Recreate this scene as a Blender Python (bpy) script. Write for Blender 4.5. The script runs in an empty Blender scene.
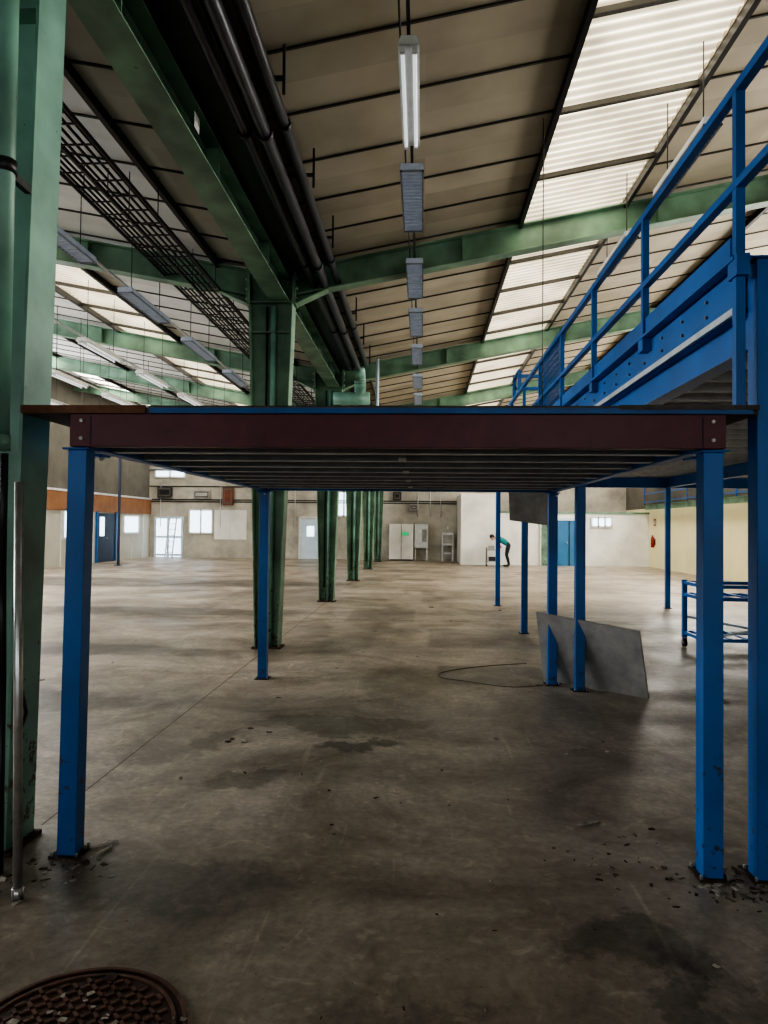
import bpy, math, random
from mathutils import Vector, Matrix
random.seed(7)
S = bpy.context.scene
COL = S.collection

# ------------------------------------------------------------------ materials
def new_mat(name):
    m = bpy.data.materials.new(name); m.use_nodes = True
    nt = m.node_tree
    return m, nt, nt.nodes['Principled BSDF']

def mat(name, col, rough=0.6, metal=0.0, dirt=0.35, scale=3.0, col2=None, bump=0.0, emit=None, es=0.0, big=False, p0=0.32, p1=0.62):
    m, nt, b = new_mat(name)
    n = nt.nodes; l = nt.links
    tc = n.new('ShaderNodeTexCoord')
    no = n.new('ShaderNodeTexNoise'); no.inputs['Scale'].default_value = scale
    no.inputs['Detail'].default_value = 8; no.inputs['Roughness'].default_value = 0.65
    l.new(tc.outputs['Object'], no.inputs['Vector'])
    cr = n.new('ShaderNodeValToRGB')
    cr.color_ramp.elements[0].position = p0; cr.color_ramp.elements[1].position = p1
    c2 = col2 if col2 else tuple(c*(1-dirt) for c in col)
    cr.color_ramp.elements[0].color = (*c2, 1); cr.color_ramp.elements[1].color = (*col, 1)
    l.new(no.outputs['Fac'], cr.inputs['Fac'])
    l.new(cr.outputs['Color'], b.inputs['Base Color'])
    b.inputs['Roughness'].default_value = rough; b.inputs['Metallic'].default_value = metal
    if bump:
        bp = n.new('ShaderNodeBump'); bp.inputs['Strength'].default_value = bump
        bp.inputs['Distance'].default_value = 0.01
        l.new(no.outputs['Fac'], bp.inputs['Height']); l.new(bp.outputs['Normal'], b.inputs['Normal'])
    if emit:
        b.inputs['Emission Color'].default_value = (*emit, 1); b.inputs['Emission Strength'].default_value = es
        if not big:
            try: m.cycles.emission_sampling = 'NONE'
            except Exception: pass
    return m

def worn(name, col, chipcol, rough=0.42, fade=0.25, lo=0.60, hi=0.70):
    m, nt, b = new_mat(name); n = nt.nodes; l = nt.links
    tc = n.new('ShaderNodeTexCoord')
    a = n.new('ShaderNodeTexNoise'); a.inputs['Scale'].default_value = 2.2; a.inputs['Detail'].default_value = 8
    l.new(tc.outputs['Object'], a.inputs['Vector'])
    cr = n.new('ShaderNodeValToRGB'); cr.color_ramp.elements[0].position=0.3; cr.color_ramp.elements[1].position=0.7
    cr.color_ramp.elements[0].color=(*[c*(1-fade) for c in col],1); cr.color_ramp.elements[1].color=(*[min(1,c*(1+fade*0.6)) for c in col],1)
    l.new(a.outputs['Fac'], cr.inputs['Fac'])
    c = n.new('ShaderNodeTexNoise'); c.inputs['Scale'].default_value = 13; c.inputs['Detail'].default_value = 7; c.inputs['Roughness'].default_value=0.7
    l.new(tc.outputs['Object'], c.inputs['Vector'])
    sp = n.new('ShaderNodeSeparateXYZ'); l.new(tc.outputs['Object'], sp.inputs[0])
    zr_ = n.new('ShaderNodeMapRange'); zr_.inputs['From Min'].default_value=0; zr_.inputs['From Max'].default_value=1.4
    zr_.inputs['To Min'].default_value=lo; zr_.inputs['To Max'].default_value=hi
    l.new(sp.outputs['Z'], zr_.inputs['Value'])
    gt = n.new('ShaderNodeMath'); gt.operation='GREATER_THAN'; l.new(c.outputs['Fac'], gt.inputs[0]); l.new(zr_.outputs[0], gt.inputs[1])
    mx = n.new('ShaderNodeMix'); mx.data_type='RGBA'
    l.new(gt.outputs[0], mx.inputs['Factor']); l.new(cr.outputs['Color'], mx.inputs['A']); mx.inputs['B'].default_value=(*chipcol,1)
    l.new(mx.outputs['Result'], b.inputs['Base Color']); b.inputs['Roughness'].default_value=rough
    return m

M = {}
M['green'] = worn('green_paint', (0.165,0.28,0.19), (0.09,0.065,0.045), 0.48, 0.5, 0.54, 0.69)
M['teal'] = worn('teal_paint', (0.20,0.38,0.30), (0.09,0.07,0.05), 0.42, 0.45, 0.53, 0.68)
M['blue'] = worn('blue_paint', (0.017,0.155,0.48), (0.05,0.07,0.11), 0.42, 0.25, 0.58, 0.72)
M['blued'] = mat('blue_paint_dark', (0.012,0.12,0.38), 0.45, 0, 0.3, 6)
M['maroon'] = mat('maroon_steel', (0.14,0.027,0.038), 0.45, 0, 0.4, 5)
M['galv'] = mat('galvanised_steel', (0.68,0.70,0.72), 0.5, 0.05, 0.25, 9)
M['galvd_shade'] = mat('galvanised_steel_dull_shade', (0.28,0.30,0.33), 0.6, 0.1, 0.3, 9)  # dull steel parts; on joist webs its dark tone paints shade
M['steel'] = mat('bare_steel', (0.6,0.6,0.6), 0.3, 0.8, 0.3, 12)
M['black'] = mat('black_paint', (0.028,0.028,0.032), 0.4, 0, 0.4, 6)
M['batten'] = mat('batten_dark', (0.05,0.045,0.035), 0.6, 0, 0.3, 6)
M['pipe'] = mat('pipe_dark', (0.035,0.038,0.05), 0.35, 0, 0.4, 6)
M['ply'] = mat('plywood', (0.22,0.10,0.055), 0.7, 0, 0.5, 14)
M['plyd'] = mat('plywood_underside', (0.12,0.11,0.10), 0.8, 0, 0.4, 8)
M['white'] = mat('white_enamel', (0.7,0.7,0.68), 0.45, 0, 0.2, 5)
M['tube'] = mat('lamp_tube', (0.85,0.85,0.85), 0.3, 0, 0.05, 5, emit=(0.9,0.95,1.0), es=0.35)
M['louvre'] = mat('lamp_louvre', (0.48,0.52,0.58), 0.4, 0.1, 0.25, 9, emit=(0.6,0.75,1.0), es=0.04)
M['wall'] = mat('wall_plaster', (0.52,0.49,0.42), 0.8, 0, 0.42, 0.9, bump=0.1)
M['wallw'] = mat('wall_white_block', (0.80,0.79,0.74), 0.8, 0, 0.25, 0.8, bump=0.1)
M['cream'] = mat('wall_cream', (0.87,0.80,0.50), 0.8, 0, 0.12, 0.7)
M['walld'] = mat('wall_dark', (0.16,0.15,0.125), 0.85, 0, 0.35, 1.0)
M['orange'] = mat('wood_band', (0.32,0.155,0.075), 0.55, 0, 0.3, 2)
M['panel'] = mat('partition_panel', (0.50,0.49,0.43), 0.6, 0, 0.15, 1)
M['navy'] = mat('navy_door', (0.02,0.04,0.09), 0.45, 0, 0.3, 2)
M['paleblue'] = mat('pale_blue_door', (0.58,0.7,0.8), 0.5, 0, 0.15, 2)
M['doorblue'] = mat('blue_door', (0.04,0.18,0.36), 0.5, 0, 0.2, 2)
M['glow'] = mat('window_daylight', (0.7,0.8,0.9), 0.2, 0, 0.1, 1, emit=(0.68,0.84,1.0), es=1.3)
M['glowbig'] = mat('side_fill_glow', (0.7,0.8,0.9), 0.2, 0, 0.1, 1, emit=(1.0,0.94,0.85), es=6.0, big=True)  # glow of the added, unseen band on the right wall
M['glowcool'] = mat('side_fill_glow_cool', (0.7,0.8,0.9), 0.2, 0, 0.1, 1, emit=(0.95,0.97,1.0), es=5.6, big=True)  # glow of the added left-wall band, outside the view
M['glowback'] = mat('back_window_daylight', (0.7,0.8,0.9), 0.2, 0, 0.1, 1, emit=(0.95,0.96,1.0), es=1.5, big=True)
M['red'] = mat('red_enamel', (0.38,0.03,0.025), 0.4, 0, 0.2, 5)
M['signgreen'] = mat('sign_green', (0.02,0.4,0.15), 0.5, 0, 0.1, 5, emit=(0.05,0.6,0.25), es=0.3)
M['brown'] = mat('brown_box', (0.2,0.06,0.03), 0.6, 0, 0.4, 4)
M['board'] = mat('grey_board', (0.40,0.39,0.37), 0.6, 0, 0.4, 3)
M['rust'] = mat('cast_iron_rust', (0.19,0.095,0.065), 0.6, 0.1, 0.6, 14, bump=0.4)
M['rustd'] = mat('cast_iron_dark', (0.085,0.048,0.035), 0.7, 0.1, 0.4, 14, bump=0.4)
M['rubber'] = mat('rubber', (0.02,0.02,0.02), 0.7)
M['chip'] = mat('debris_chips', (0.55,0.5,0.42), 0.85, 0, 0.6, 20)
M['leaf'] = mat('debris_brown', (0.10,0.065,0.045), 0.85, 0, 0.5, 20)
M['joint'] = mat('joint_filler', (0.19,0.155,0.12), 0.85, 0, 0.4, 20)
M['skin'] = mat('skin', (0.5,0.3,0.21), 0.55, 0, 0.1, 5)
M['shirt'] = mat('teal_shirt', (0.03,0.24,0.24), 0.8, 0, 0.2, 12)
M['jeans'] = mat('dark_trousers', (0.025,0.03,0.04), 0.85, 0, 0.3, 12)
M['hair'] = mat('dark_hair', (0.02,0.013,0.01), 0.6)
M['eyew'] = mat('eye_white', (0.8,0.8,0.8), 0.3)
M['lip'] = mat('lips', (0.4,0.13,0.11), 0.5)

def roof_mat(name, c1, c2):
    m, nt, b = new_mat(name); n = nt.nodes; l = nt.links
    tc = n.new('ShaderNodeTexCoord')
    sn = n.new('ShaderNodeVectorMath'); sn.operation = 'SNAP'; sn.inputs[1].default_value = (1.28,0.8,50)
    l.new(tc.outputs['Object'], sn.inputs[0])
    wn = n.new('ShaderNodeTexWhiteNoise'); wn.noise_dimensions = '3D'
    l.new(sn.outputs[0], wn.inputs['Vector'])
    no = n.new('ShaderNodeTexNoise'); no.inputs['Scale'].default_value = 1.3; no.inputs['Detail'].default_value = 9
    l.new(tc.outputs['Object'], no.inputs['Vector'])
    ad = n.new('ShaderNodeMath'); ad.operation = 'MULTIPLY_ADD'; ad.inputs[1].default_value = 0.3
    l.new(wn.outputs['Value'], ad.inputs[0]); l.new(no.outputs['Fac'], ad.inputs[2])
    cr = n.new('ShaderNodeValToRGB')
    cr.color_ramp.elements[0].position = 0.35; cr.color_ramp.elements[1].position = 0.95
    cr.color_ramp.elements[0].color = (*c1,1); cr.color_ramp.elements[1].color = (*c2,1)
    l.new(ad.outputs[0], cr.inputs['Fac']); l.new(cr.outputs['Color'], b.inputs['Base Color'])
    b.inputs['Roughness'].default_value = 0.75
    return m
M['roofR'] = roof_mat('ceiling_boards_tan', (0.32,0.28,0.205), (0.52,0.465,0.355))
M['roofL'] = roof_mat('ceiling_boards_grey', (0.46,0.455,0.425), (0.64,0.635,0.60))

def sky_mat(name, col, es):
    m, nt, b = new_mat(name); n = nt.nodes; l = nt.links
    ge = n.new('ShaderNodeNewGeometry'); sp = n.new('ShaderNodeSeparateXYZ')
    l.new(ge.outputs['Normal'], sp.inputs[0])
    ma = n.new('ShaderNodeMath'); ma.operation = 'MULTIPLY_ADD'; ma.inputs[1].default_value = 1.35; ma.inputs[2].default_value = 1.0  # sun from one side painted into the rib glow by normal
    l.new(sp.outputs['Y'], ma.inputs[0])
    tc = n.new('ShaderNodeTexCoord'); no = n.new('ShaderNodeTexNoise')
    no.inputs['Scale'].default_value = 1.6; no.inputs['Detail'].default_value = 7
    l.new(tc.outputs['Object'], no.inputs['Vector'])
    mr = n.new('ShaderNodeMapRange'); mr.inputs['From Min'].default_value=0.3; mr.inputs['From Max'].default_value=0.7
    mr.inputs['To Min'].default_value=0.55; mr.inputs['To Max'].default_value=1.25
    l.new(no.outputs['Fac'], mr.inputs['Value'])
    mu = n.new('ShaderNodeMath'); mu.operation='MULTIPLY'; l.new(ma.outputs[0], mu.inputs[0]); l.new(mr.outputs[0], mu.inputs[1])
    m2 = n.new('ShaderNodeMath'); m2.operation='MULTIPLY'; m2.inputs[1].default_value = es; l.new(mu.outputs[0], m2.inputs[0])
    b.inputs['Base Color'].default_value = (*[c*0.6 for c in col],1); b.inputs['Roughness'].default_value = 0.5
    b.inputs['Emission Color'].default_value = (*col,1); l.new(m2.outputs[0], b.inputs['Emission Strength'])
    return m
M['sky'] = sky_mat('corrugated_rooflight', (1.0,0.90,0.70), 1.3)
M['sky2'] = sky_mat('added_rooflight_fill', (1.0,0.95,0.86), 4.8)  # brighter glow for the outer roof strips, added for their light

def floor_mat():
    m, nt, b = new_mat('worn_concrete'); n = nt.nodes; l = nt.links
    tc = n.new('ShaderNodeTexCoord')
    def noise(scale, detail=8, rough=0.6, vec=None, dist=0.0):
        x = n.new('ShaderNodeTexNoise'); x.inputs['Scale'].default_value = scale
        x.inputs['Detail'].default_value = detail; x.inputs['Roughness'].default_value = rough
        x.inputs['Distortion'].default_value = dist
        l.new(vec if vec else tc.outputs['Object'], x.inputs['Vector']); return x
    big = noise(0.75, 14, 0.7, dist=0.7)
    cr = n.new('ShaderNodeValToRGB'); e = cr.color_ramp.elements
    e[0].position = 0.33; e[0].color = (0.165,0.132,0.10,1)
    e[1].position = 0.65; e[1].color = (0.46,0.40,0.325,1)
    x = e.new(0.48); x.color = (0.31,0.26,0.205,1)
    l.new(big.outputs['Fac'], cr.inputs['Fac'])
    def scale_by(cur, src, fm, fM, tm, tM):
        mr = n.new('ShaderNodeMapRange'); mr.inputs['From Min'].default_value=fm; mr.inputs['From Max'].default_value=fM
        mr.inputs['To Min'].default_value=tm; mr.inputs['To Max'].default_value=tM
        l.new(src, mr.inputs['Value'])
        mx = n.new('ShaderNodeVectorMath'); mx.operation='SCALE'
        l.new(cur, mx.inputs[0]); l.new(mr.outputs[0], mx.inputs['Scale']); return mx.outputs[0]
    fine = noise(22, 8, 0.7)
    cur = scale_by(cr.outputs['Color'], fine.outputs['Fac'], 0.3,0.7,0.75,1.18)
    mid = noise(3.2, 8, 0.7, dist=1.0); cur = scale_by(cur, mid.outputs['Fac'], 0.35,0.65,0.82,1.14)
    mp0 = n.new('ShaderNodeMapping'); mp0.inputs['Scale'].default_value=(0.16,0.9,1)
    l.new(tc.outputs['Object'], mp0.inputs['Vector'])
    st = noise(1.0, 5, 0.6, mp0.outputs[0]); cur = scale_by(cur, st.outputs['Fac'], 0.4,0.6,0.82,1.1)  # stretched noise paints bands of light across the floor
    sc_ = noise(5.0, 3, 0.5, dist=2.5); cur = scale_by(cur, sc_.outputs['Fac'], 0.62,0.67,1.0,1.25)
    # fine scratches dragged along the hall
    mp1 = n.new('ShaderNodeMapping'); mp1.inputs['Scale'].default_value=(14,0.7,1); mp1.inputs['Rotation'].default_value=(0,0,0.35)
    l.new(tc.outputs['Object'], mp1.inputs['Vector'])
    sr = noise(1.0, 3, 0.5, mp1.outputs[0], 0.4); cur = scale_by(cur, sr.outputs['Fac'], 0.67,0.72,1.0,1.3)
    pt = noise(60.0, 2, 0.5); cur = scale_by(cur, pt.outputs['Fac'], 0.69,0.72,1.0,0.5)
    dn = noise(2.2, 6, 0.65)
    sub = n.new('ShaderNodeVectorMath'); sub.operation='SUBTRACT'; sub.inputs[1].default_value=(0.5,0.5,0.5)
    l.new(dn.outputs['Color'], sub.inputs[0])
    def warp(k):
        sc = n.new('ShaderNodeVectorMath'); sc.operation='SCALE'; sc.inputs['Scale'].default_value = k
        l.new(sub.outputs[0], sc.inputs[0])
        wv = n.new('ShaderNodeVectorMath'); wv.operation='ADD'
        l.new(tc.outputs['Object'], wv.inputs[0]); l.new(sc.outputs[0], wv.inputs[1]); return wv
    wv = warp(1.1)
    stains_and_shade = [(-0.45,5.30,0.30,0.12,0.42),(-0.62,5.75,0.75,0.22,0.58),(-1.9,4.9,0.35,0.3,0.72),(-1.5,5.3,0.14,0.35,0.6),(0.8,2.85,0.35,0.2,0.55),(0.95,2.5,0.12,0.4,0.6),
              (-4.0,6.3,1.8,0.4,0.52),(-6,8.9,4.0,0.45,0.5),(-6,13.0,4.2,0.6,0.5),(-1.1,4.45,0.25,0.15,0.6),(-8,19.5,6.0,1.6,0.5),(1.0,13.5,1.6,0.5,0.78),(4.5,12,1.5,0.8,0.8),  # wide left-hand ellipses paint bands of shadow onto the floor
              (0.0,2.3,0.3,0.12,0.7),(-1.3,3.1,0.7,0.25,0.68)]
    for (sx,sy,rx,ry,dk) in stains_and_shade:
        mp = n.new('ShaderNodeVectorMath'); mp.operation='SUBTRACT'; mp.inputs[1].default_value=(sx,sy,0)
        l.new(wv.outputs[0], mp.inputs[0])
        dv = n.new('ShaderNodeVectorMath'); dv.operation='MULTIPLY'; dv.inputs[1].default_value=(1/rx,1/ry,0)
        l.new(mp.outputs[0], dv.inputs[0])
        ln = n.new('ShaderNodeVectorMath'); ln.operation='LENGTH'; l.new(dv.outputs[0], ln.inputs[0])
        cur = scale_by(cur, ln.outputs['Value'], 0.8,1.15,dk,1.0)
    wp = warp(0.10)
    for (sx,sy,rx,ry,dk) in ((0.85,10.4,0.75,0.9,0.62),(0.78,7.8,0.6,0.5,0.62),(-0.7,13.0,0.6,1.0,0.75),(-3.2,16.5,1.2,1.5,0.7),(2.9,9.0,0.5,1.0,0.82),(0.9,16.5,0.9,1.5,0.75),(3.2,14.0,0.9,1.2,0.8)):
        mp = n.new('ShaderNodeVectorMath'); mp.operation='SUBTRACT'; mp.inputs[1].default_value=(sx,sy,0)
        l.new(wp.outputs[0], mp.inputs[0])
        dv = n.new('ShaderNodeVectorMath'); dv.operation='MULTIPLY'; dv.inputs[1].default_value=(1/rx,1/ry,0); l.new(mp.outputs[0], dv.inputs[0])
        ab = n.new('ShaderNodeVectorMath'); ab.operation='ABSOLUTE'; l.new(dv.outputs[0], ab.inputs[0])
        sx_ = n.new('ShaderNodeSeparateXYZ'); l.new(ab.outputs[0], sx_.inputs[0])
        mxm = n.new('ShaderNodeMath'); mxm.operation='MAXIMUM'; l.new(sx_.outputs['X'], mxm.inputs[0]); l.new(sx_.outputs['Y'], mxm.inputs[1])
        cur = scale_by(cur, mxm.outputs[0], 0.93,1.03,dk,1.0)
    l.new(cur, b.inputs['Base Color'])
    rn = noise(0.8, 8, 0.6, dist=0.6)
    rr = n.new('ShaderNodeMapRange'); rr.inputs['From Min'].default_value=0.3; rr.inputs['From Max'].default_value=0.7
    rr.inputs['To Min'].default_value=0.28; rr.inputs['To Max'].default_value=0.58
    l.new(rn.outputs['Fac'], rr.inputs['Value']); l.new(rr.outputs[0], b.inputs['Roughness'])
    bp = n.new('ShaderNodeBump'); bp.inputs['Strength'].default_value=0.15; bp.inputs['Distance'].default_value=0.01
    l.new(fine.outputs['Fac'], bp.inputs['Height']); l.new(bp.outputs['Normal'], b.inputs['Normal'])
    return m
M['floor'] = floor_mat()

# ------------------------------------------------------------------ mesh builder
class B:
    def __init__(s): s.v=[]; s.f=[]; s.mi=[]; s.sm=[]; s.mats=[]
    def mid(s, m):
        m = M[m]
        if m not in s.mats: s.mats.append(m)
        return s.mats.index(m)
    def hexa(s, p, m):
        k=len(s.v); s.v += [tuple(q) for q in p]; i=s.mid(m)
        for f in ((3,2,1,0),(4,5,6,7),(0,1,5,4),(1,2,6,5),(2,3,7,6),(3,0,4,7)):
            s.f.append(tuple(k+a for a in f)); s.mi.append(i); s.sm.append(False)
    def box(s, x0,x1,y0,y1,z0,z1,m):
        s.hexa([(x0,y0,z0),(x1,y0,z0),(x1,y1,z0),(x0,y1,z0),(x0,y0,z1),(x1,y0,z1),(x1,y1,z1),(x0,y1,z1)], m)
    def axes(s,p0,p1,up):
        p0=Vector(p0);p1=Vector(p1);d=(p1-p0).normalized();up=Vector(up)
        if abs(d.dot(up))>0.99: up=Vector((0,1,0))
        sd=d.cross(up).normalized(); u=sd.cross(d).normalized(); return p0,p1,d,sd,u
    def beam(s,p0,p1,w,h,m,up=(0,0,1),off=(0,0)):
        p0,p1,d,sd,u=s.axes(p0,p1,up); o=sd*off[0]+u*off[1]
        a,b=sd*(w/2),u*(h/2)
        s.hexa([p0+o-a-b,p0+o+a-b,p1+o+a-b,p1+o-a-b,p0+o-a+b,p0+o+a+b,p1+o+a+b,p1+o-a+b],m)
    def ibeam(s,p0,p1,dep,wid,m,up=(0,0,1),tf=0.014,tw=0.01):
        s.beam(p0,p1,wid,tf,m,up,(0,dep/2-tf/2)); s.beam(p0,p1,wid,tf,m,up,(0,-dep/2+tf/2))
        s.beam(p0,p1,tw,dep-2*tf,m,up)
    def chan(s,p0,p1,dep,wid,m,side=1,up=(0,0,1),t=0.008,web=None):
        s.beam(p0,p1,t,dep,web or m,up,(side*(wid/2-t/2),0))
        s.beam(p0,p1,wid-t,t,m,up,(-side*t/2,dep/2-t/2)); s.beam(p0,p1,wid-t,t,m,up,(-side*t/2,-dep/2+t/2))
    def tube(s,p0,p1,r,m,n=12,r1=None,caps=True):
        r1 = r if r1 is None else r1
        p0,p1,d,sd,u=s.axes(p0,p1,(0,0,1)); k=len(s.v); i=s.mid(m)
        for j in range(n):
            a=2*math.pi*j/n; s.v.append(tuple(p0+(sd*math.cos(a)+u*math.sin(a))*r))
        for j in range(n):
            a=2*math.pi*j/n; s.v.append(tuple(p1+(sd*math.cos(a)+u*math.sin(a))*r1))
        for j in range(n):
            s.f.append((k+j,k+(j+1)%n,k+n+(j+1)%n,k+n+j)); s.mi.append(i); s.sm.append(True)
        if caps:
            s.f.append(tuple(k+n-1-j for j in range(n))); s.f.append(tuple(k+n+j for j in range(n)))
            s.mi += [i,i]; s.sm += [False,False]
    def path(s,pts,r,m,n=10):
        for a,b in zip(pts[:-1],pts[1:]): s.tube(a,b,r,m,n)
        for p in pts[1:-1]: s.ball(p,r*1.0,m,n)
    def ball(s,c,r,m,n=10,sc=(1,1,1)):
        k=len(s.v); i=s.mid(m); rings=max(5,n//2+1)
        for a in range(rings+1):
            t=math.pi*a/rings
            for j in range(n):
                p=2*math.pi*j/n
                s.v.append((c[0]+r*sc[0]*math.sin(t)*math.cos(p),c[1]+r*sc[1]*math.sin(t)*math.sin(p),c[2]+r*sc[2]*math.cos(t)))
        for a in range(rings):
            for j in range(n):
                s.f.append((k+a*n+j,k+(a+1)*n+j,k+(a+1)*n+(j+1)%n,k+a*n+(j+1)%n)); s.mi.append(i); s.sm.append(True)
    def done(s,name,bevel=0.0,parent=None):
        me=bpy.data.meshes.new(name); me.from_pydata(s.v,[],s.f)
        for m in s.mats: me.materials.append(m)
        me.polygons.foreach_set('material_index',s.mi); me.polygons.foreach_set('use_smooth',s.sm); me.update()
        o=bpy.data.objects.new(name,me); COL.objects.link(o)
        if bevel:
            bv=o.modifiers.new('bevel','BEVEL'); bv.width=bevel; bv.segments=2; bv.limit_method='ANGLE'; bv.angle_limit=0.9
        if parent: o.parent=parent
        return o

def arc(c, r, a0, a1, ax1, ax2, n=6):
    c=Vector(c);ax1=Vector(ax1);ax2=Vector(ax2)
    return [c+ax1*r*math.cos(a0+(a1-a0)*i/n)+ax2*r*math.sin(a0+(a1-a0)*i/n) for i in range(n+1)]

XV=-2.0; SL=0.19
def zr(x): return 5.0+SL*abs(x-XV)
YB,YF=-8.0,34.5; XL,XR=-13.5,9.75
YI=YF-0.02; YA=YB+0.02
FR=[-2.3,3.47,9.3,15.1,20.9,26.7,32.5]

# ------------------------------------------------------------------ shell
b=B(); b.box(XL-0.2,XR+0.2,YB-0.2,YF+0.2,-0.2,0,'floor'); b.done('floor')
b=B()
b.box(-2.004,-1.996,3.7,YI,-0.002,0.001,'joint'); b.box(-2.004,-1.996,YA,3.2,-0.002,0.001,'joint')
for y in (12.2,18,23.8):
    b.box(XL,XR,y-0.005,y+0.005,-0.002,0.001,'joint')
b.done('floor_joint_strip')

def slab(b,x0,x1,m,y0=YB,y1=YF,t=0.06):
    a,c=zr(x0),zr(x1)
    b.hexa([(x0,y0,a),(x1,y0,c),(x1,y1,c),(x0,y1,a),(x0,y0,a+t),(x1,y0,c+t),(x1,y1,c+t),(x0,y1,a+t)],m)
SK=[(1.28,2.58),(7.1,8.4)]; SKL=[(-6.58,-5.28),(-12.4,-11.1)]
SY0=3.6
b=B()
slab(b,-2.0,1.28,'roofR'); slab(b,2.58,7.1,'roofR'); slab(b,8.4,XR+0.2,'roofR')
slab(b,1.28,2.58,'roofR',YB,SY0); slab(b,7.1,8.4,'roofR',YB,SY0)
slab(b,-5.28,-2.0,'roofL'); slab(b,-11.1,-6.58,'roofL'); slab(b,XL-0.2,-12.4,'roofL')
slab(b,-6.58,-5.28,'roofL',YB,SY0); slab(b,-12.4,-11.1,'roofL',YB,SY0)
b.done('ceiling')

b=B()
y=YB+0.4
while y<YF:
    for (x0,x1) in ((-1.95,1.28),(2.58,7.1),(8.4,XR),(-5.28,-2.05),(-11.1,-6.58),(XL,-12.4)):
        b.beam((x0,y,zr(x0)-0.008),(x1,y,zr(x1)-0.008),0.020,0.02,'batten')
    y+=0.8
y=SY0+0.6
while y<YF:
    for (x0,x1) in SK+SKL:
        b.beam((x0,y,zr(x0)-0.03),(x1,y,zr(x1)-0.03),0.05,0.05,'batten')
    y+=1.3
for x in (-1.25,1.25,2.61,4.9,7.07,8.43,-2.75,-5.25,-6.61,-8.9,-11.07,-12.43):
    b.beam((x,YA,zr(x)-0.05),(x,YI,zr(x)-0.05),0.05,0.10,'black')
b.done('roof_purlin_grid')

def rooflight(x0,x1,name,m):
    k=B(); i=k.mid(m); n=int((YF-SY0)/0.02)
    for j in range(n+1):
        y=SY0+(YF-SY0)*j/n; dz=0.02*math.sin(2*math.pi*y/0.14)
        for x in (x0,x1): k.v.append((x,y,zr(x)+0.035+dz))
    for j in range(n):
        k.f.append((2*j,2*j+1,2*j+3,2*j+2)); k.mi.append(i); k.sm.append(True)
    return k.done(name)
rooflight(*SK[0],'window_1','sky'); rooflight(*SK[1],'fill_rooflight_2','sky2'); rooflight(*SKL[0],'window_3','sky'); rooflight(*SKL[1],'fill_rooflight_4','sky2')  # outer strips are additions that bring more light into the hall

b=B(); b.box(-2.2,-1.42,YA,YI,4.94,4.985,'black'); b.box(-1.44,-1.42,YA,YI,4.94,5.06,'black'); b.done('valley_gutter')

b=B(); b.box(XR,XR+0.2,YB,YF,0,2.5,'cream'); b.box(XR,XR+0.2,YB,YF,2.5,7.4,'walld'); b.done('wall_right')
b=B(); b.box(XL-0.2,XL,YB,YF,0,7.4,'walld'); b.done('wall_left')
b=B(); b.box(XL-0.2,XR+0.2,YF,YF+0.2,0,7.4,'wall'); b.done('wall_back')
b=B(); b.box(XL-0.2,XR+0.2,YB-0.2,YB,0,7.4,'wall'); b.done('wall_front')
b=B()
b.box(1.7,3.35,31.0,31.15,0,3.1,'wallw'); b.box(1.7,1.85,31.15,YF,0,3.1,'wallw')
b.box(3.35,XR,31.05,31.2,0,2.25,'wallw'); b.box(3.3,XR,31.0,31.25,2.25,2.33,'green')
b.done('wall_office')
def fill_band(x, inward, y0,y1,z0,z1,n,name,m):
    k=B(); xs=x+inward*0.03
    k.box(min(x,xs),max(x,xs),y0,y1,z0,z1,m)
    a,c2=min(x,x+inward*0.08),max(x,x+inward*0.08)
    for z in (z0,z1,(z0+z1)/2): k.box(a,c2,y0,y1,z-0.04,z+0.04,'black')
    for i in range(n+1):
        y=y0+(y1-y0)*i/n; k.box(a,c2,y-0.04,y+0.04,z0,z1,'black')
    k.done(name)
fill_band(XR,-1,4,30,3.4,6.2,13,'fill_window_5','glowbig')  # unseen window band added to light the roof
fill_band(XL,1,3,23,3.3,6.2,10,'fill_window_6','glowcool')  # added out of view as light for the left roof
for (x0,x1,nm) in ((-10,-3,'window_14'),(0,7,'window_15')):
    k=B(); k.box(x0,x1,YB,YB+0.03,0.9,4.2,'glowback')
    for i in range(6):
        x=x0+(x1-x0)*i/5; k.box(x-0.05,x+0.05,YB,YB+0.09,0.85,4.25,'green')
    for z in (0.9,2.0,3.1,4.2): k.box(x0,x1,YB,YB+0.09,z-0.04,z+0.04,'green')
    k.done(nm)

b=B(); x0,x1=-1.05,-0.2
b.hexa([(x0,15.6,zr(x0)-0.02),(x1,15.6,zr(x1)-0.02),(x1,16.5,zr(x1)-0.02),(x0,16.5,zr(x0)-0.02),(x0,15.6,zr(x0)),(x1,15.6,zr(x1)),(x1,16.5,zr(x1)),(x0,16.5,zr(x0))],'glow')
for (p,q) in (((x0,15.6),(x1,15.6)),((x0,16.5),(x1,16.5)),((x0,15.6),(x0,16.5)),((x1,15.6),(x1,16.5))):
    b.beam((p[0],p[1],zr(p[0])-0.04),(q[0],q[1],zr(q[0])-0.04),0.06,0.07,'white')
b.done('window_7')

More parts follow.
